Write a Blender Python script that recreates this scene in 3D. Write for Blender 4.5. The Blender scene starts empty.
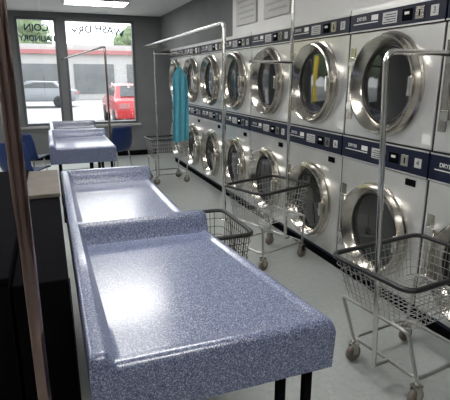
import bpy, bmesh, math, random
from mathutils import Vector, Matrix
random.seed(4)
C=bpy.context.scene.collection
# ---------------------------------------------------------------- materials
def mat(name,col,rough=.5,metal=0.0,emit=None,es=0,bump=None,var=0.0,vscale=8,coat=0,spec=None):
    m=bpy.data.materials.new(name); m.use_nodes=True
    nt=m.node_tree; b=nt.nodes['Principled BSDF']
    b.inputs['Base Color'].default_value=(*col,1); b.inputs['Roughness'].default_value=rough
    b.inputs['Metallic'].default_value=metal
    if spec is not None: b.inputs['Specular IOR Level'].default_value=spec
    if coat: b.inputs['Coat Weight'].default_value=coat
    if emit: b.inputs['Emission Color'].default_value=(*emit,1); b.inputs['Emission Strength'].default_value=es
    if var:
        tc=nt.nodes.new('ShaderNodeTexCoord'); n=nt.nodes.new('ShaderNodeTexNoise'); n.inputs['Scale'].default_value=vscale
        n.inputs['Detail'].default_value=5
        r=nt.nodes.new('ShaderNodeValToRGB')
        r.color_ramp.elements[0].position=.3; r.color_ramp.elements[1].position=.7
        r.color_ramp.elements[0].color=(*[c*(1-var) for c in col],1); r.color_ramp.elements[1].color=(*[min(1,c*(1+var)) for c in col],1)
        nt.links.new(tc.outputs['Object'],n.inputs['Vector']); nt.links.new(n.outputs['Fac'],r.inputs['Fac']); nt.links.new(r.outputs['Color'],b.inputs['Base Color'])
    return m
def speckle(name,cols,scale,rough,coat=0,extra=0):
    m=bpy.data.materials.new(name); m.use_nodes=True
    nt=m.node_tree; b=nt.nodes['Principled BSDF']; b.inputs['Roughness'].default_value=rough
    if coat: b.inputs['Coat Weight'].default_value=coat; b.inputs['Coat Roughness'].default_value=.2
    tc=nt.nodes.new('ShaderNodeTexCoord'); v=nt.nodes.new('ShaderNodeTexVoronoi'); v.inputs['Scale'].default_value=scale
    r=nt.nodes.new('ShaderNodeValToRGB'); r.color_ramp.interpolation='CONSTANT'
    e=r.color_ramp.elements
    while len(e)<len(cols): e.new(.5)
    for i,(p,c) in enumerate(cols): e[i].position=p; e[i].color=(*c,1)
    s=nt.nodes.new('ShaderNodeSeparateColor')
    nt.links.new(tc.outputs['Object'],v.inputs['Vector']); nt.links.new(v.outputs['Color'],s.inputs['Color'])
    nt.links.new(s.outputs[0],r.inputs['Fac']); nt.links.new(r.outputs['Color'],b.inputs['Base Color'])
    return m
M={}
M['terrazzo']=speckle('terrazzo_blue',[(0,(.035,.045,.10)),(.24,(.10,.125,.225)),(.58,(.165,.195,.30)),(.86,(.37,.405,.51))],410,.36,.8)
M['floor']=speckle('floor_speckle',[(0,(.30,.32,.31)),(.25,(.315,.335,.325)),(.7,(.325,.345,.335)),(.93,(.345,.365,.355))],45,.3)
M['wall']=mat('wall_grey_paint',(.15,.155,.16),.7,var=.08,vscale=3)
M['wallfill']=mat('wall_fill_bounce',(.30,.30,.295),.7,var=.04,vscale=3)  # unseen walls made paler to bounce fill light into the room
M['wallw']=mat('wall_white_panel',(.66,.66,.65),.55,var=.04,vscale=3)
M['enamel']=mat('dryer_enamel',(.66,.66,.65),.28,.66,var=.07,vscale=5)
M['seam']=mat('seam_dark',(.03,.03,.035),.6)
M['navy']=mat('navy_panel',(.004,.007,.024),.38,var=.1,vscale=10,spec=.3)
M['steel']=mat('brushed_steel',(.56,.53,.48),.2,1.0,var=.14,vscale=30)
M['chrome']=mat('chrome',(.76,.75,.73),.17,1.0,var=.06,vscale=20)
M['dchrome']=mat('dark_chrome',(.42,.34,.31),.16,1.0,var=.2,vscale=6)
M['pchrome']=mat('pole_chrome_reflection_tint',(.26,.18,.16),.12,1.0,var=.25,vscale=5)  # reddish reflection painted into the chrome base colour
M['wire']=mat('basket_wire_metal',(.45,.45,.44),.3,1.0,var=.1,vscale=40)
M['rubber']=mat('black_rubber',(.012,.012,.013),.45,var=.2,vscale=20)
M['black']=mat('black_metal',(.004,.004,.005),.9,var=.2,vscale=8,spec=0.02)
M['brown']=mat('taupe_counter',(.12,.105,.09),.6,var=.15,vscale=12,spec=.2)
M['white']=mat('white_label',(.70,.70,.68),.5,var=.03,vscale=10)
M['board']=mat('notice_board_grey',(.45,.45,.44),.5,var=.05,vscale=10)
M['glass']=mat('door_glass_dark',(.012,.013,.013),.05,0,var=.3,vscale=5,coat=.6)
M['gasket']=mat('door_inner_gasket',(.03,.028,.026),.4,.5,var=.1,vscale=8)
M['teal']=mat('teal_cloth',(.085,.34,.43),.85,var=.12,vscale=14)
M['bluep']=mat('blue_plastic',(.007,.025,.11),.5,var=.1,vscale=9)
M['frame']=mat('window_frame_dark',(.10,.105,.11),.4,.4,var=.1,vscale=9)
M['sill']=mat('sill_grey',(.34,.34,.34),.5,var=.05,vscale=9)
M['caster']=mat('caster_tan_rubber',(.16,.13,.11),.5,var=.2,vscale=20)
M['lens']=mat('light_lens',(.9,.9,.9),.5,emit=(1,.98,.95),es=24)
M['fixture']=mat('light_housing',(.7,.7,.7),.5,var=.03,vscale=9)
M['asphalt']=mat('asphalt',(.26,.26,.255),.9,var=.1,vscale=2)
M['walk']=mat('sidewalk',(.45,.44,.42),.9,var=.08,vscale=2)
M['red']=mat('car_red',(.40,.015,.02),.25,coat=.5,var=.05,vscale=2)
M['silver']=mat('car_silver',(.22,.23,.25),.35,.3,var=.05,vscale=2)
M['dkcar']=mat('car_dark',(.06,.07,.085),.3,coat=.5,var=.05,vscale=2)
M['carglass']=mat('car_glass',(.05,.055,.06),.08,var=.1,vscale=2)
M['bldg']=mat('building_stucco',(.42,.41,.40),.8,var=.05,vscale=1)
M['shopglass']=mat('building_glazing',(.13,.14,.145),.3,var=.2,vscale=1)
M['redtrim']=mat('building_red_trim',(.36,.15,.15),.7,var=.1,vscale=1)
M['leaf']=mat('tree_leaves',(.14,.19,.10),.8,var=.6,vscale=3)
M['bark']=mat('tree_bark',(.1,.07,.05),.9,var=.3,vscale=6)
M['yellow']=mat('yellow_paint',(.95,.70,.02),.4,var=.05,vscale=6)
M['letter']=mat('window_lettering_blue',(.03,.05,.13),.9,var=.05,vscale=6,spec=.05)
# ceiling tiles
m=bpy.data.materials.new('ceiling_tile'); m.use_nodes=True; nt=m.node_tree; b=nt.nodes['Principled BSDF']; b.inputs['Roughness'].default_value=.8
tc=nt.nodes.new('ShaderNodeTexCoord'); br=nt.nodes.new('ShaderNodeTexBrick'); br.offset=0
br.inputs['Color1'].default_value=(.60,.60,.60,1); br.inputs['Color2'].default_value=(.63,.63,.63,1); br.inputs['Mortar'].default_value=(.72,.72,.72,1)
br.inputs['Scale'].default_value=1; br.inputs['Mortar Size'].default_value=.012; br.inputs['Brick Width'].default_value=1.2; br.inputs['Row Height'].default_value=.6
nt.links.new(tc.outputs['Object'],br.inputs['Vector']); nt.links.new(br.outputs['Color'],b.inputs['Base Color']); M['ceil']=m
# window pane glass
m=bpy.data.materials.new('window_pane'); m.use_nodes=True; nt=m.node_tree; nt.nodes.remove(nt.nodes['Principled BSDF'])
out=nt.nodes['Material Output']; tr=nt.nodes.new('ShaderNodeBsdfTransparent'); gl=nt.nodes.new('ShaderNodeBsdfGlossy'); gl.inputs['Roughness'].default_value=.02
mx=nt.nodes.new('ShaderNodeMixShader'); mx.inputs[0].default_value=.06; tr.inputs[0].default_value=(.97,.99,1,1)
nt.links.new(tr.outputs[0],mx.inputs[1]); nt.links.new(gl.outputs[0],mx.inputs[2]); nt.links.new(mx.outputs[0],out.inputs[0]); M['pane']=m
# ---------------------------------------------------------------- mesh helpers
def fin(bm,smooth=False):
    bmesh.ops.recalc_face_normals(bm,faces=bm.faces)
    me=bpy.data.meshes.new('m'); bm.to_mesh(me); bm.free()
    if smooth:
        for p in me.polygons: p.use_smooth=True
    return me
def addbox(bm,lo,hi,bev=0,seg=2):
    r=bmesh.ops.create_cube(bm,size=1)
    vs=r['verts']
    for v in vs:
        v.co=Vector([(lo[i]+hi[i])/2+v.co[i]*(hi[i]-lo[i]) for i in range(3)])
    if bev:
        es=list({e for v in vs for e in v.link_edges})
        bmesh.ops.bevel(bm,geom=es,offset=bev,segments=seg,affect='EDGES',profile=.5)
def m_box(lo,hi,bev=0,seg=2):
    bm=bmesh.new(); addbox(bm,lo,hi,bev,seg); return fin(bm)
def m_boxes(lst,bev=0):
    bm=bmesh.new()
    for lo,hi in lst: addbox(bm,lo,hi,bev)
    return fin(bm)
def m_tubes(paths,r,res=3):
    cu=bpy.data.curves.new('c','CURVE'); cu.dimensions='3D'; cu.bevel_depth=r; cu.bevel_resolution=res; cu.use_fill_caps=True
    for p in paths:
        cyc=False
        if p and p[0]=='c': cyc=True; p=p[1:]
        s=cu.splines.new('POLY'); s.points.add(len(p)-1)
        for i,q in enumerate(p): s.points[i].co=(*q,1)
        s.use_cyclic_u=cyc
    o=bpy.data.objects.new('tmp',cu); C.objects.link(o)
    dg=bpy.context.evaluated_depsgraph_get(); me=bpy.data.meshes.new_from_object(o.evaluated_get(dg))
    bpy.data.objects.remove(o); bpy.data.curves.remove(cu)
    for q in me.polygons: q.use_smooth=True
    return me
def roundpath(pts,r,n=5):
    pts=[Vector(p) for p in pts]; out=[pts[0]]
    for i in range(1,len(pts)-1):
        a=(pts[i-1]-pts[i]).normalized(); b=(pts[i+1]-pts[i]).normalized()
        p0=pts[i]+a*r; p1=pts[i]+b*r
        for k in range(n+1):
            t=k/n; out.append(p0*(1-t)**2+pts[i]*2*t*(1-t)+p1*t*t)
    out.append(pts[-1]); return out
def roundrect(L,W,z,r,n=4,cx=0,cy=0):
    out=[]
    for sx,sy,a0 in ((1,1,0),(-1,1,90),(-1,-1,180),(1,-1,270)):
        for k in range(n+1):
            a=math.radians(a0+90*k/n)
            out.append((cx+sx*(L/2-r)+r*math.cos(a),cy+sy*(W/2-r)+r*math.sin(a),z))
    return out
def m_lathe(prof,n=48,axis='x',c=(0,0,0),cap=False,sharp=False):
    bm=bmesh.new(); rings=[]
    for (r,h) in prof:
        ring=[]
        for k in range(n):
            a=2*math.pi*k/n
            if axis=='x': co=(c[0]+h,c[1]+r*math.cos(a),c[2]+r*math.sin(a))
            elif axis=='y': co=(c[0]+r*math.cos(a),c[1]+h,c[2]+r*math.sin(a))
            else: co=(c[0]+r*math.cos(a),c[1]+r*math.sin(a),c[2]+h)
            ring.append(bm.verts.new(co))
        rings.append(ring)
    for a,b in zip(rings,rings[1:]):
        for k in range(n): bm.faces.new((a[k],a[(k+1)%n],b[(k+1)%n],b[k]))
    if cap: bm.faces.new(rings[-1]); bm.faces.new(rings[0])
    me=fin(bm,True)
    if sharp: me.set_sharp_from_angle(angle=math.radians(40))
    return me
def m_text(s,size,f,ext=.0008,align='CENTER',off=0):
    cu=bpy.data.curves.new('t','FONT'); cu.body=s; cu.size=size; cu.extrude=ext; cu.align_x=align; cu.align_y='CENTER'; cu.offset=off
    o=bpy.data.objects.new('tmp',cu); C.objects.link(o)
    dg=bpy.context.evaluated_depsgraph_get(); me=bpy.data.meshes.new_from_object(o.evaluated_get(dg))
    bpy.data.objects.remove(o); bpy.data.curves.remove(cu)
    for v in me.vertices: v.co=Vector(f(v.co))
    return me
# ---------------------------------------------------------------- object helpers
def thing(name,label,cat,loc,rz=0,group=None):
    o=bpy.data.objects.new(name,None); o.empty_display_size=.1; o.location=loc; o.rotation_euler=(0,0,rz)
    o['label']=label; o['category']=cat
    if group: o['group']=group
    C.objects.link(o); return o
def part(name,me,mt,par,label=None,loc=(0,0,0)):
    o=bpy.data.objects.new(name,me); me.materials.clear(); me.materials.append(M[mt]); o.location=loc
    if par: o.parent=par
    if label: o['label']=label
    C.objects.link(o); return o
def struct(name,me,mt):
    o=part(name,me,mt,None); o['kind']='structure'; return o
def solo(name,me,mt,label,cat,group=None):
    o=part(name,me,mt,None); o['label']=label; o['category']=cat
    if group: o['group']=group
    return o
def dup(o,par=None,loc=None):
    n=o.copy()
    if par: n.parent=par
    if loc is not None: n.location=loc
    C.objects.link(n)
    for ch in list(o.children): dup(ch,n)
    return n
# ---------------------------------------------------------------- room
XL,XR,YB,YF,ZC=-3.3,2.98,-1.8,9.65,2.74
struct('floor',m_box((XL-.1,YB-.1,-.1),(XR+.1,YF+.1,0)),'floor')
struct('ceiling',m_box((XL-.1,YB-.1,ZC),(XR+.1,YF+.1,ZC+.1)),'ceil')
struct('wall_left',m_box((XL-.1,YB,0),(XL,YF,ZC)),'wallfill')
struct('wall_right',m_box((XR,YB,0),(XR+.1,YF,ZC)),'wall')
struct('wall_back',m_box((XL,YB-.1,0),(XR,YB,ZC)),'wallfill')
wins=[(-2.95,-1.15,.67,2.6),(-.45,.26,.67,2.64),(.38,1.70,.67,2.64)]
bl=[]; x=XL
for a,b_,z0,z1 in wins:
    bl.append(((x,YF,0),(a,YF+.15,ZC))); bl.append(((a,YF,0),(b_,YF+.15,z0))); bl.append(((a,YF,z1),(b_,YF+.15,ZC))); x=b_
bl.append(((x,YF,0),(XR,YF+.15,ZC)))
struct('wall_far',m_boxes(bl),'wall')
for i,(a,b_,z0,z1) in enumerate(wins):
    t=.045
    w=struct('window_%d'%(i+1),m_boxes([((a,YF-.02,z0),(a+t,YF+.1,z1)),((b_-t,YF-.02,z0),(b_,YF+.1,z1)),((a+t,YF-.02,z0),(b_-t,YF+.1,z0+t)),((a+t,YF-.02,z1-t),(b_-t,YF+.1,z1))]),'frame')
    p=part('pane',m_box((a+t,YF+.04,z0+t),(b_-t,YF+.046,z1-t)),'pane',w); 
struct('trim_1',m_box((-.55,YF-.07,.62),(1.75,YF,.665),.006),'sill')
struct('wall_bulkhead',m_box((2.24,5.6,2.075),(XR,YF,ZC)),'wall')
struct('wall_bulkhead_near',m_box((2.2,YB,2.075),(XR,5.6,ZC)),'wallw')
struct('baseboard_far',m_box((XL,YF-.015,0),(2.1,YF,.1)),'black')
# window lettering (reads from the street)
f=lambda v:(-v.x,v.z,v.y)
for s,size,x,z,arc in (('COIN',.17,-.09,2.46,0),('LAUNDRY',.135,-.09,2.27,0),('WASH DRY',.19,1.02,2.47,.38)):
    me=m_text(s,size,f,off=.003)
    for v in me.vertices: v.co+=Vector((x,YF+.030,z-arc*v.co.x**2))
    solo('window_lettering',me,'letter','small dark blue vinyl lettering on the shopfront window glass','lettering','window lettering')
# wall sign boards above the dryers
for y0,y1 in ((4.10,4.66),(4.86,5.42)):
    sg=thing('notice_board','grey notice board mounted on the wall above the dryers','sign',(2.2,(y0+y1)/2,2.17),0,'notice boards above dryers')
    w=(y1-y0)/2
    part('board',m_box((-.025,-w,0),(.0,w,.42),.004),'board',sg)
    part('printed_lines',m_boxes([((-.028,-w*.8,.06+.06*k),(-.0245,w*(.8 if k%2 else .6),.08+.06*k)) for k in range(6)]),'sill',sg,'grey printed lines')
# light fixtures
for lx,ly in ((.85,8.1),(.6,5.0),(.6,2.2),(-1.9,5.0),(-1.9,2.2),(.6,-.4)):
    lf=thing('ceiling_light','rectangular fluorescent ceiling light with a white lens','light',(lx,ly,ZC),0,'ceiling lights')
    part('housing',m_boxes([((-.5,-.3,-.03),(.5,-.27,-.001)),((-.5,.27,-.03),(.5,.3,-.001)),((-.5,-.27,-.03),(-.47,.27,-.001)),((.47,-.27,-.03),(.5,.27,-.001))]),'fixture',lf)
    part('lens',m_box((-.47,-.27,-.022),(.47,.27,-.004)),'lens',lf)
# ---------------------------------------------------------------- dryers
ft=lambda v:(-v.z,-v.x,v.y)
def tx(s,size,x,y,z):
    me=m_text(s,size,ft,ext=.0004)
    for v in me.vertices: v.co+=Vector((x,y,z))
    return me
G='stacked dryers along the wall'
Y0=2.64
D0=thing('stacked_dryer','white and steel stacked tumble dryer with two round doors','dryer',(2.18,Y0,0),0,G)
P=.92; hw=P/2-.004
part('body',m_box((0,-hw,.09),(.76,hw,2.07),.006),'seam',D0,'dark cabinet seams')
part('kick_plate',m_box((.02,-hw,0),(.74,hw,.088)),'black',D0)
part('front_panel',m_box((-.012,-hw+.005,1.16),(-.0005,hw-.005,1.900),.005),'enamel',D0)
part('front_panel',m_box((-.012,-hw+.005,.112),(-.0005,hw-.005,.972),.005),'enamel',D0)
part('base_strip',m_box((-.014,-hw+.002,.092),(-.0005,hw-.002,.108)),'navy',D0)
part('top_trim',m_box((-.014,-hw+.002,2.042),(-.0005,hw-.002,2.068)),'enamel',D0)
def ctrl(z0,z1,upper):
    cp=part('control_panel',m_box((-.022,-hw+.003,z0),(-.0005,hw-.003,z1),.004),'navy',D0)
    zc=(z0+z1)/2
    part('panel_trim',m_box((-.025,-hw+.004,z0-.006),(-.0215,hw-.004,z0+.003)),'enamel',cp,'thin light metal edge strip')
    part('panel_trim',m_box((-.025,-hw+.004,z1-.003),(-.0215,hw-.004,z1+.006)),'enamel',cp,'thin light metal edge strip')
    part('lettering',tx('DRYER',.036,-.0235,.32,zc+.02),'white',cp,'white printed word')
    part('rule_line',m_box((-.0232,.14,zc-.014),(-.0215,.41,zc-.008)),'white',cp,'thin white rule')
    part('price_label',m_box((-.0232,.14,zc+.002),(-.0215,.21,zc+.036)),'white',cp,'small white label')
    part('instruction_label',m_box((-.0228,-.05,zc-.036),(-.0215,.09,zc+.036)),'board',cp,'grey instruction label')
    part('instruction_lines',m_boxes([((-.0236,-.04,zc-.028+.015*k),(-.0226,.08-.02*(k%2),zc-.023+.015*k)) for k in range(4)]),'navy',cp,'small printed instruction lines')
    part('display',m_box((-.027,-.19,zc-.035),(-.0215,-.10,zc+.035),.002),'black',cp,'black timer display')
    part('display_window',m_box((-.0285,-.165,zc+.002),(-.0265,-.125,zc+.018)),'white',cp,'pale display window')
    part('coin_slot',m_box((-.03,-.29,zc-.038),(-.0215,-.22,zc+.038),.003),'steel',cp,'steel coin plate')
    part('coin_opening',m_box((-.032,-.26,zc-.02),(-.0295,-.252,zc+.02)),'black',cp)
    part('number_plate',m_box((-.0245,-.40,zc-.030),(-.0215,-.34,zc+.030),.002),'board',cp,'small grey number plate')
ctrl(.985,1.145,False); ctrl(1.912,2.032,True)
def door(zc):
    dr=part('door',m_lathe([(.347,0),(.347,-.012),(.332,-.018),(.328,-.062),(.323,-.076),(.314,-.079),(.304,-.072),(.270,-.022),(.262,-.012),(.260,-.004)],72,'x',(-.012,0,zc),sharp=True),'steel',D0,'round polished steel door ring')
    part('gasket',m_lathe([(.260,-.013),(.254,-.015),(.244,-.010),(.242,-.003)],48,'x',(-.012,0,zc)),'gasket',dr,'dark rubber seal')
    part('glass',m_lathe([(.253,-.003),(.2,-.006),(.13,-.009),(.06,-.0105),(.0005,-.011)],48,'x',(-.012,0,zc)),'glass',dr,'dark glossy round glass')
    part('handle',m_box((-.117,-.330,zc-.06),(-.087,-.306,zc+.06),.008),'chrome',dr,'small metal pull handle')
    part('hinge',m_box((-.06,.325,zc-.19),(-.0125,.39,zc-.13),.004),'chrome',dr)
    part('hinge',m_box((-.06,.325,zc+.13),(-.0125,.39,zc+.19),.004),'chrome',dr)
    part('hinge_plate',m_box((-.018,.37,zc-.26),(-.0121,.43,zc+.26),.002),'steel',dr,'narrow steel hinge plate')
door(1.54); door(.51)
part('keypad',m_box((-.02,-.36,.905),(-.0115,-.27,.95),.003),'black',D0,'small black lock plate')
part('sticker',m_box((-.0135,-.44,1.19),(-.0115,-.37,1.25)),'white',D0,'white paper sticker')
ds=[D0]
for k in (-1,1,2,3,4,5,6):
    ds.append(dup(D0,None,(2.18,Y0+P*k,0)))
for k,d in enumerate(ds):
    nn={0:2,1:1}.get(k,k+1)
    for ch,zc,num in zip([c for c in d.children if c.name.startswith('control_panel')],(1.065,1.972),(nn*2,nn*2-1)):
        part('plate_number',tx(str(num),.05,-.0252,-.37,zc),'navy',ch,'dark blue numeral')
# ---------------------------------------------------------------- folding tables
def m_top(W,L,z0,lip,sk,lw=.05,taper=0):
    xs=[0,.002,.006,.012,.02,.035,lw-.006,lw+.003,lw+.011,lw+.019,lw+.028,lw+.042]+[lw+.042+(W-.06-lw-.042)*i/6 for i in range(1,7)]+[W-.05,W-.04,W-.03,W-.018,W-.010,W-.005,W-.002,W]
    ys=[0,.001,.004,.009,.015,.022,.03,.04,.05]+[.06+(L-.06-lw-.042)*i/10 for i in range(0,11)]+[L-(lw+.028),L-(lw+.019),L-(lw+.011),L-(lw+.003),L-(lw-.006),L-.035,L-.02,L-.012,L-.006,L-.002,L]
    ss=lambda t:(lambda u:u*u*(3-2*u))(max(0,min(1,t)))
    def rollr(d,R): return 0 if d>=R else R-math.sqrt(max(0,R*R-(R-d)**2))
    bm=bmesh.new(); g=[]
    for y in ys:
        row=[]
        for x in xs:
            a=1-ss((x-(lw-.006))/.036); b_=1-ss((L-y-(lw-.006))/.036)
            hl=a*(lip*.45+lip*.55*ss((y-.04)/(L*.6)))
            bead=.009*max(1-ss((W-x-.028)/.026),1-ss((y-.028)/.026))
            h=z0+max(hl,b_*lip,bead)
            h-=rollr(W-x,.028)+rollr(y,.028)
            h-=rollr(x,.016)+rollr(L-y,.016)
            row.append(bm.verts.new((x*(1-taper*y/L),y,h)))
        g.append(row)
    for j in range(len(ys)-1):
        for i in range(len(xs)-1): bm.faces.new((g[j][i],g[j][i+1],g[j+1][i+1],g[j+1][i]))
    per=g[0][:]+[g[j][-1] for j in range(1,len(ys))]+g[-1][-2::-1]+[g[j][0] for j in range(len(ys)-2,0,-1)]
    prev=per
    for dz,ins in ((.035,0.0),(sk,.004),(sk,.012)):
        new=[]
        for v in per:
            x,y=v.co.x,v.co.y
            new.append(bm.verts.new((W/2+(x-W/2)*(1-ins*2/W),L/2+(y-L/2)*(1-ins*2/L),z0-dz)))
        n=len(per)
        for k in range(n): bm.faces.new((prev[k],prev[(k+1)%n],new[(k+1)%n],new[k]))
        prev=new
    bm.faces.new(prev)
    me=fin(bm,True); me.set_sharp_from_angle(angle=math.radians(50)); return me
def table(loc,W,L,lab,lip=.10,sk=.165,z0=.85,taper=0):
    t=thing('folding_table',lab,'table',loc,0,'laundry folding tables')
    part('tabletop',m_top(W,L,z0,lip,sk,taper=taper),'terrazzo',t,'blue speckled moulded top with raised lips')
    zb=z0-sk
    for lx,ly in ((.1,.08),(W-.05,.08),(.1,L-.12),(W-.12,L-.12),(W-.15,.08)):
        part('leg',m_box((lx-.014,ly-.014,0),(lx+.014,ly+.014,zb-.0005),.002),'black',t,'black square metal leg')
    part('crossbar',m_box((.1145,.066,.2),(W-.1645,.094,.225)),'black',t)
    part('crossbar',m_box((.1145,L-.134,.2),(W-.1345,L-.106,.225)),'black',t)
    return t
table((.035,1.10,0),.755,1.05,'blue speckled moulded folding table with raised back lip on black legs',taper=.14)
table((.035,2.19,0),.635,1.25,'blue speckled folding table butted against another speckled table')
table((-.04,5.2,0),.70,1.0,'blue speckled folding table standing apart near the shop window',sk=.17)
table((-.02,6.45,0),.66,.95,'blue speckled folding table between blue plastic chairs by the window')
# ---------------------------------------------------------------- black cabinets + pole
cb=thing('black_cabinet','tall matte black metal cabinet beside the folding tables','cabinet',(-.56,2.5,0),0,'black cabinets')
part('body',m_box((-.38,-.95,0),(.38,.95,.94),.006),'black',cb)
part('top',m_box((-.385,-.955,.941),(.385,.955,.965),.004),'black',cb)
cb=thing('black_cabinet','narrow black cabinet with a taupe laminate top piece','cabinet',(-.08,2.5,0),0,'black cabinets')
part('body',m_box((-.09,-.95,0),(.09,.95,.93),.006),'black',cb)
part('top',m_box((-.095,.22,.931),(.095,.95,.955),.004),'brown',cb,'taupe laminate top')
part('edge_trim',m_box((.0905,-.94,.02),(.094,-.92,.92)),'black',cb)
pp=thing('support_pole','slim dark chrome pole with reddish reflection painted in, floor to ceiling','pole',(-.084,1.17,0))
part('pole',m_tubes([[(0,0,.01),(0,0,ZC-.011)]],.0185,6),'pchrome',pp)
part('flange',m_lathe([(.04,0),(.04,.008),(.0186,.014)],24,'z'),'dchrome',pp)
part('flange',m_lathe([(.04,ZC-.001),(.04,ZC-.009),(.0186,ZC-.014)],24,'z'),'dchrome',pp)
# ---------------------------------------------------------------- carts
def cart(loc,rz,L,W,lab,pole=None,armx=0,arm_z=1.70,top=2.3,blackb=False,lean=0,boff=0,bL=.80,zb=.40,pr=.0115):
    c=thing('laundry_cart',lab,'cart',loc,rz,'wire laundry carts')
    zr=.68; bl,bw=L*.86,W*.84
    wm='rubber' if blackb else 'wire'
    part('rim',m_tubes([['c']+roundrect(L,W,zr,.06)],.0135,4),'rubber',c,'black rubber bumper rim')
    paths=[]
    N=5
    for i in range(1,N+1):
        t=i/N
        paths.append(['c']+roundrect(L+(bl-L)*t,W+(bw-W)*t,zr+(zb-zr)*t,.05,cx=boff*.4*t))
    nL,nW=int(L/.04),int(W/.04)
    o=boff*.4
    for i in range(1,nL):
        u=i/nL-.5
        for s in (-1,1): paths.append([(u*(L-.06),s*W/2,zr),(o+u*(bl-.04),s*bw/2,zb)])
        paths.append([(o+u*(bl-.04),-bw/2,zb),(o+u*(bl-.04),bw/2,zb)])
    for i in range(1,nW):
        u=i/nW-.5
        for s in (-1,1): paths.append([(s*L/2,u*(W-.06),zr),(o+s*bl/2,u*(bw-.04),zb)])
        paths.append([(o-bl/2,u*(bw-.04),zb),(o+bl/2,u*(bw-.04),zb)])
    part('basket',m_tubes(paths,.0021,1),wm,c,'woven wire basket')
    fl,fw=L*bL,W*.84
    fr=[]
    for s in (-1,1):
        fr.append(roundpath([(boff+s*fl/2,-fw/2,.125),(o+s*bl/2,-bw/2,zb-.01),(o+s*bl/2,bw/2,zb-.01),(boff+s*fl/2,fw/2,.125)],.03))
    fr.append(['c']+roundrect(fl,fw,.15,.04,cx=boff))
    part('frame',m_tubes(fr,.0095,3),'wire' if not blackb else 'rubber',c,'tubular metal frame')
    for sx in (-1,1):
        for sy in (-1,1):
            x,y=boff+sx*fl/2,sy*fw/2
            cs=part('caster',m_boxes([((x-.02,y-.022,.045),(x+.02,y-.017,.112)),((x-.02,y+.017,.045),(x+.02,y+.022,.112)),((x-.022,y-.024,.108),(x+.022,y+.024,.118))]),'steel',c,'swivel caster fork')
            part('wheel',m_lathe([(.02,-.013),(.046,-.013),(.05,-.006),(.05,.006),(.046,.013),(.02,.013),(.01,.016),(.0005,.016)],24,'y',(x,y,.0505)),'caster',cs,'worn tan wheel')
    if pole:
        px,py=pole
        ax=px+lean*(arm_z-.15)/(top-.15)
        if armx and top<=arm_z:
            part('pole',m_tubes([roundpath([(px,py,.15),(px+lean,py,top),(px+lean+armx,py,top)],.05)],pr,4),'chrome',c,'chrome hanging pole bent into a top bar')
        else:
            part('pole',m_tubes([[(px,py,.15),(px+lean,py,top)]],pr,4),'chrome',c,'tall chrome hanging pole')
            if armx: part('hanging_bar',m_tubes([[(ax,py,arm_z),(ax+armx,py,arm_z)]],.013,3),'chrome',c,'thin chrome hanging bar')
        part('mount',m_tubes([[(px,py,.15),(boff+math.copysign(fl/2,px),math.copysign(min(abs(py),fw/2),py),.15)]],.012,3),'wire',c)
    return c
cart((1.71,1.75,0),math.radians(8),.68,.52,'chrome wire laundry cart with black rim and tall pole beside dryers',pole=(-.26,-.03),armx=.66,arm_z=1.70,lean=-.105,top=1.70,boff=.06,bL=.64,zb=.45,pr=.0135)
cart((1.74,3.56,0),math.radians(20),.62,.48,'chrome wire laundry cart with tall pole standing before the dryer doors',pole=(.19,-.05),armx=-.48,arm_z=1.71,pr=.0145,top=2.35)
cart((.93,2.68,0),math.radians(90),.56,.32,'black wire laundry cart tucked behind the folding tables',blackb=True)
cart((1.66,6.98,0),math.radians(4),.60,.48,'chrome wire laundry cart holding a teal garment on its bar',pole=(-.24,-.31),armx=.70,arm_z=1.90,top=1.94)
# fixed hanging rails
hr=thing('hanging_rail','thick chrome hanging rail on a floor post running to the wall','rail',(1.78,4.78,0),0,'hanging rails')
part('rail',m_tubes([roundpath([(0,0,.005),(0,0,2.14),(.02,4.35,2.14),(.46,4.35,2.14)],.07)],.022,5),'chrome',hr)
part('flange',m_lathe([(.05,0),(.05,.008),(.023,.014)],24,'z'),'chrome',hr)
hr=thing('hanging_rail','thin dark metal hanging rail on a floor post by the window','rail',(.73,6.3,0),0,'hanging rails')
part('rail',m_tubes([roundpath([(0,0,.005),(0,0,1.96),(-.44,3.34,1.90)],.05)],.014,4),'dchrome',hr)
part('flange',m_lathe([(.04,0),(.04,.008),(.015,.014)],24,'z'),'dchrome',hr)
# garment
gm=thing('hanging_garment','long turquoise cotton garment on a hanger from a cart bar','clothing',(1.80,6.675,0))
bm=bmesh.new(); rings=[]; n=60
for j in range(24):
    t=j/23; z=1.76-t*1.10
    w=.03+.085*min(1,t*7)**.7+.012*t
    ring=[]
    for k in range(n):
        u=k/(n/2); side=1
        if u>=1: u=2-u; side=-1
        xx=(u*2-1)*w
        pl=.016*math.sin(xx*75+t*1.2)*min(1,t*4)
        ring.append(bm.verts.new((xx+.008*math.sin(t*4),pl+side*.005*(1-(u*2-1)**2)+side*.001,z-(.05*abs(u*2-1) if j<4 else .05*abs(u*2-1)*(1-(j-4)/20))-.015*math.sin(u*5)*t)))
    rings.append(ring)
for a,b_ in zip(rings,rings[1:]):
    for k in range(n): bm.faces.new((a[k],a[(k+1)%n],b_[(k+1)%n],b_[k]))
part('garment',fin(bm,True),'teal',gm)
part('hanger',m_tubes([[(0,0,1.76),(0,0,1.88),(.012,0,1.90),(.006,0,1.917),(-.008,0,1.912)]],.003,2),'chrome',gm,'wire hanger hook')
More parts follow.
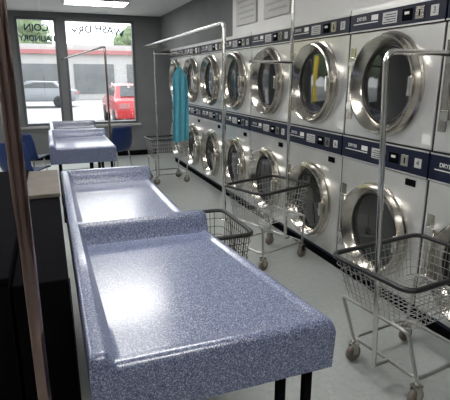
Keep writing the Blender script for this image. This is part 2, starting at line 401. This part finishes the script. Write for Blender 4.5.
# ---------------------------------------------------------------- chairs
def chair(loc,rz,lab):
    c=thing('plastic_chair',lab,'chair',loc,rz,'blue plastic chairs')
    bm=bmesh.new(); prof=[(.22,.44),(.19,.455),(.05,.435),(-.12,.43),(-.18,.46),(-.21,.55),(-.235,.68),(-.25,.80),(-.255,.83)]
    rows=[]
    for i,(y,z) in enumerate(prof):
        row=[]
        for k in range(9):
            u=k/8*2-1; w=.23-(.03 if i>6 else 0)
            cz=.035*u*u if i<5 else 0; cy=.05*u*u if i>=4 else 0
            row.append(bm.verts.new((u*w,y+cy,z+cz)))
        rows.append(row)
    for a,b_ in zip(rows,rows[1:]):
        for k in range(8): bm.faces.new((a[k],a[k+1],b_[k+1],b_[k]))
    me=fin(bm,True); o=part('shell',me,'bluep',c,'moulded blue plastic seat shell')
    s=o.modifiers.new('s','SOLIDIFY'); s.thickness=.012
    for lx,ly in ((-.2,.17),(.2,.17),(-.2,-.2),(.2,-.2)):
        part('leg',m_tubes([[(lx,ly,.002),(lx*.8,ly*.75,.425)]],.011,3),'chrome',c,'chrome tube leg')
    return c
chair((-.34,7.2,0),math.radians(-30),'blue moulded plastic chair facing the folding table by the window')
chair((.93,7.55,0),math.radians(35),'blue moulded plastic chair beside the folding table by the window')
chair((-.36,6.2,0),math.radians(-35),'blue moulded plastic chair beside a speckled folding table')
# ---------------------------------------------------------------- outside
o=solo('street_pavement',m_box((-30,YF+3.2,-.2),(34,60,-.12)),'asphalt','sunlit grey asphalt parking lot outside the shop','pavement')
o=solo('sidewalk',m_box((-30,YF+.16,-.2),(34,YF+3.19,-.02)),'walk','pale concrete sidewalk outside the shopfront','sidewalk')
def car(loc,rz,mt,lab):
    c=thing('parked_car',lab,'car',loc,rz,'parked cars')
    prof=[(-2.2,.35),(-2.25,.6),(-2.15,.95),(-1.7,1.0),(-1.15,1.42),(.3,1.46),(1.0,1.02),(1.9,.88),(2.2,.7),(2.22,.35)]
    bm=bmesh.new(); a=[bm.verts.new((-.9+(.15 if z>1.1 else 0),y,z)) for y,z in prof]; b_=[bm.verts.new((.9-(.15 if z>1.1 else 0),y,z)) for y,z in prof]
    n=len(prof)
    for k in range(n): bm.faces.new((a[k],a[(k+1)%n],b_[(k+1)%n],b_[k]))
    bm.faces.new(a); bm.faces.new(b_)
    bmesh.ops.recalc_face_normals(bm,faces=bm.faces)
    bmesh.ops.bevel(bm,geom=list(bm.edges),offset=.06,segments=3,affect='EDGES',profile=.5)
    me=fin(bm,True); part('body',me,mt,c)
    def quad(pts):
        bm=bmesh.new(); bm.faces.new([bm.verts.new(p) for p in pts]); part('car_window',fin(bm),'carglass',c)
    quad([(-.70,-1.67,1.06),(.70,-1.67,1.06),(.62,-1.24,1.41),(-.62,-1.24,1.41)])
    quad([(-.70,.97,1.08),(.70,.97,1.08),(.62,.42,1.43),(-.62,.42,1.43)])
    for s in (-1,1): quad([(s*.89,-1.40,1.07),(s*.89,.75,1.07),(s*.775,.2,1.38),(s*.775,-1.05,1.37)])
    for sx in (-1,1):
        for y in (-1.35,1.4):
            part('wheel',m_lathe([(.0005,-.1),(.2,-.11),(.32,-.1),(.33,0),(.32,.1),(.2,.11),(.0005,.1)],24,'x',(sx*.82,y,.33)),'rubber',c)
    for b_ in (((-.82,-2.26,.7),(-.5,-2.18,.85)),((.5,-2.26,.7),(.82,-2.18,.85)),((-.8,2.13,.6),(-.5,2.215,.72)),((.5,2.13,.6),(.8,2.215,.72))):
        part('car_light',m_box(*b_),'redtrim',c)
    return c
car((2.95,17.6,-.12),0,'red','red hatchback parked outside the shop window')
car((-.6,29,-.12),math.radians(80),'silver','grey car parked outside the shop window')
car((-1.9,18.2,-.12),0,'dkcar','dark car parked outside the shop window')
bd=thing('street_building','pale stucco commercial building with a red band across the street','building',(2,38,-.12))
part('body',m_box((-18,0,0),(18,8,4.0)),'bldg',bd)
part('fascia',m_box((-18.1,-.3,3.3),(18.1,-.001,3.6)),'redtrim',bd,'red fascia band')
for k in range(8):
    part('storefront_glass',m_box((-16+4*k,-.05,.4),(-13+4*k,-.002,2.6)),'shopglass',bd)
def tree(loc,h,r,sd):
    rn=random.Random(sd)
    t=thing('tree','leafy green street tree outside the shop','tree',loc,0,'street trees')
    part('trunk',m_lathe([(.22,0),(.16,h*.3),(.12,h*.6),(.05,h*.75)],12,'z',cap=True),'bark',t)
    bm=bmesh.new()
    for k in range(14):
        mt_=Matrix.Translation((rn.uniform(-r,r)*.7,rn.uniform(-r,r)*.7,h*.72+rn.uniform(-r,r)*.5))
        res=bmesh.ops.create_icosphere(bm,subdivisions=3,radius=r*rn.uniform(.35,.55),matrix=mt_)
        for v in res['verts']: v.co+=Vector((rn.uniform(-1,1),rn.uniform(-1,1),rn.uniform(-1,1)))*.09
    part('foliage',fin(bm),'leaf',t)
tree((-4.6,15.0,-.12),4.6,1.7,1); tree((-7.5,24,-.12),6.5,2.6,3); tree((-2.2,51,-.12),8.0,2.8,5); tree((9.5,50,-.12),7.0,2.4,9)
yp=thing('reflected_yellow_post','unseen yellow post added for its reflection in the dryer glass','post',(-2.75,11.6,-.02))  # out of view, added and widened to reflect yellow in a dryer door
part('post',m_lathe([(.2,0),(.2,2.6),(.14,2.66),(.0005,2.68)],24,'z'),'yellow',yp)
# ---------------------------------------------------------------- lights
w=bpy.data.worlds.new('W'); bpy.context.scene.world=w; w.use_nodes=True; nt=w.node_tree
bg=nt.nodes['Background']; sky=nt.nodes.new('ShaderNodeTexSky'); sky.sky_type='HOSEK_WILKIE'; sky.sun_direction=Vector((.4,.3,.85)).normalized(); sky.turbidity=5
mixn=nt.nodes.new('ShaderNodeMix'); mixn.data_type='RGBA'; mixn.inputs[0].default_value=.75; mixn.inputs[7].default_value=(1,1,1,1)
nt.links.new(sky.outputs[0],mixn.inputs[6]); nt.links.new(mixn.outputs[2],bg.inputs[0]); bg.inputs[1].default_value=4.6
sd=bpy.data.lights.new('sun','SUN'); sd.energy=5; sd.angle=.03; so=bpy.data.objects.new('sun',sd); C.objects.link(so)
so.rotation_euler=(math.radians(-25),math.radians(28),0)
# ---------------------------------------------------------------- camera
th=math.atan2(124,461); ps=math.atan2(179,461/math.cos(th))
r=Vector((math.cos(ps),-math.sin(ps),0)); fh=Vector((math.sin(ps),math.cos(ps),0)); z=Vector((0,0,1))
fw=fh*math.cos(th)-z*math.sin(th); u=fh*math.sin(th)+z*math.cos(th)
cam=bpy.data.cameras.new('cam'); cam.lens=461/450*36; cam.sensor_width=36; cam.clip_start=.02
co=bpy.data.objects.new('camera',cam); C.objects.link(co)
mt=Matrix((r,u,-fw)).transposed().to_4x4(); mt.translation=(0,0,1.6); co.matrix_world=mt
bpy.context.scene.camera=co
bpy.context.scene.view_settings.view_transform='Standard'
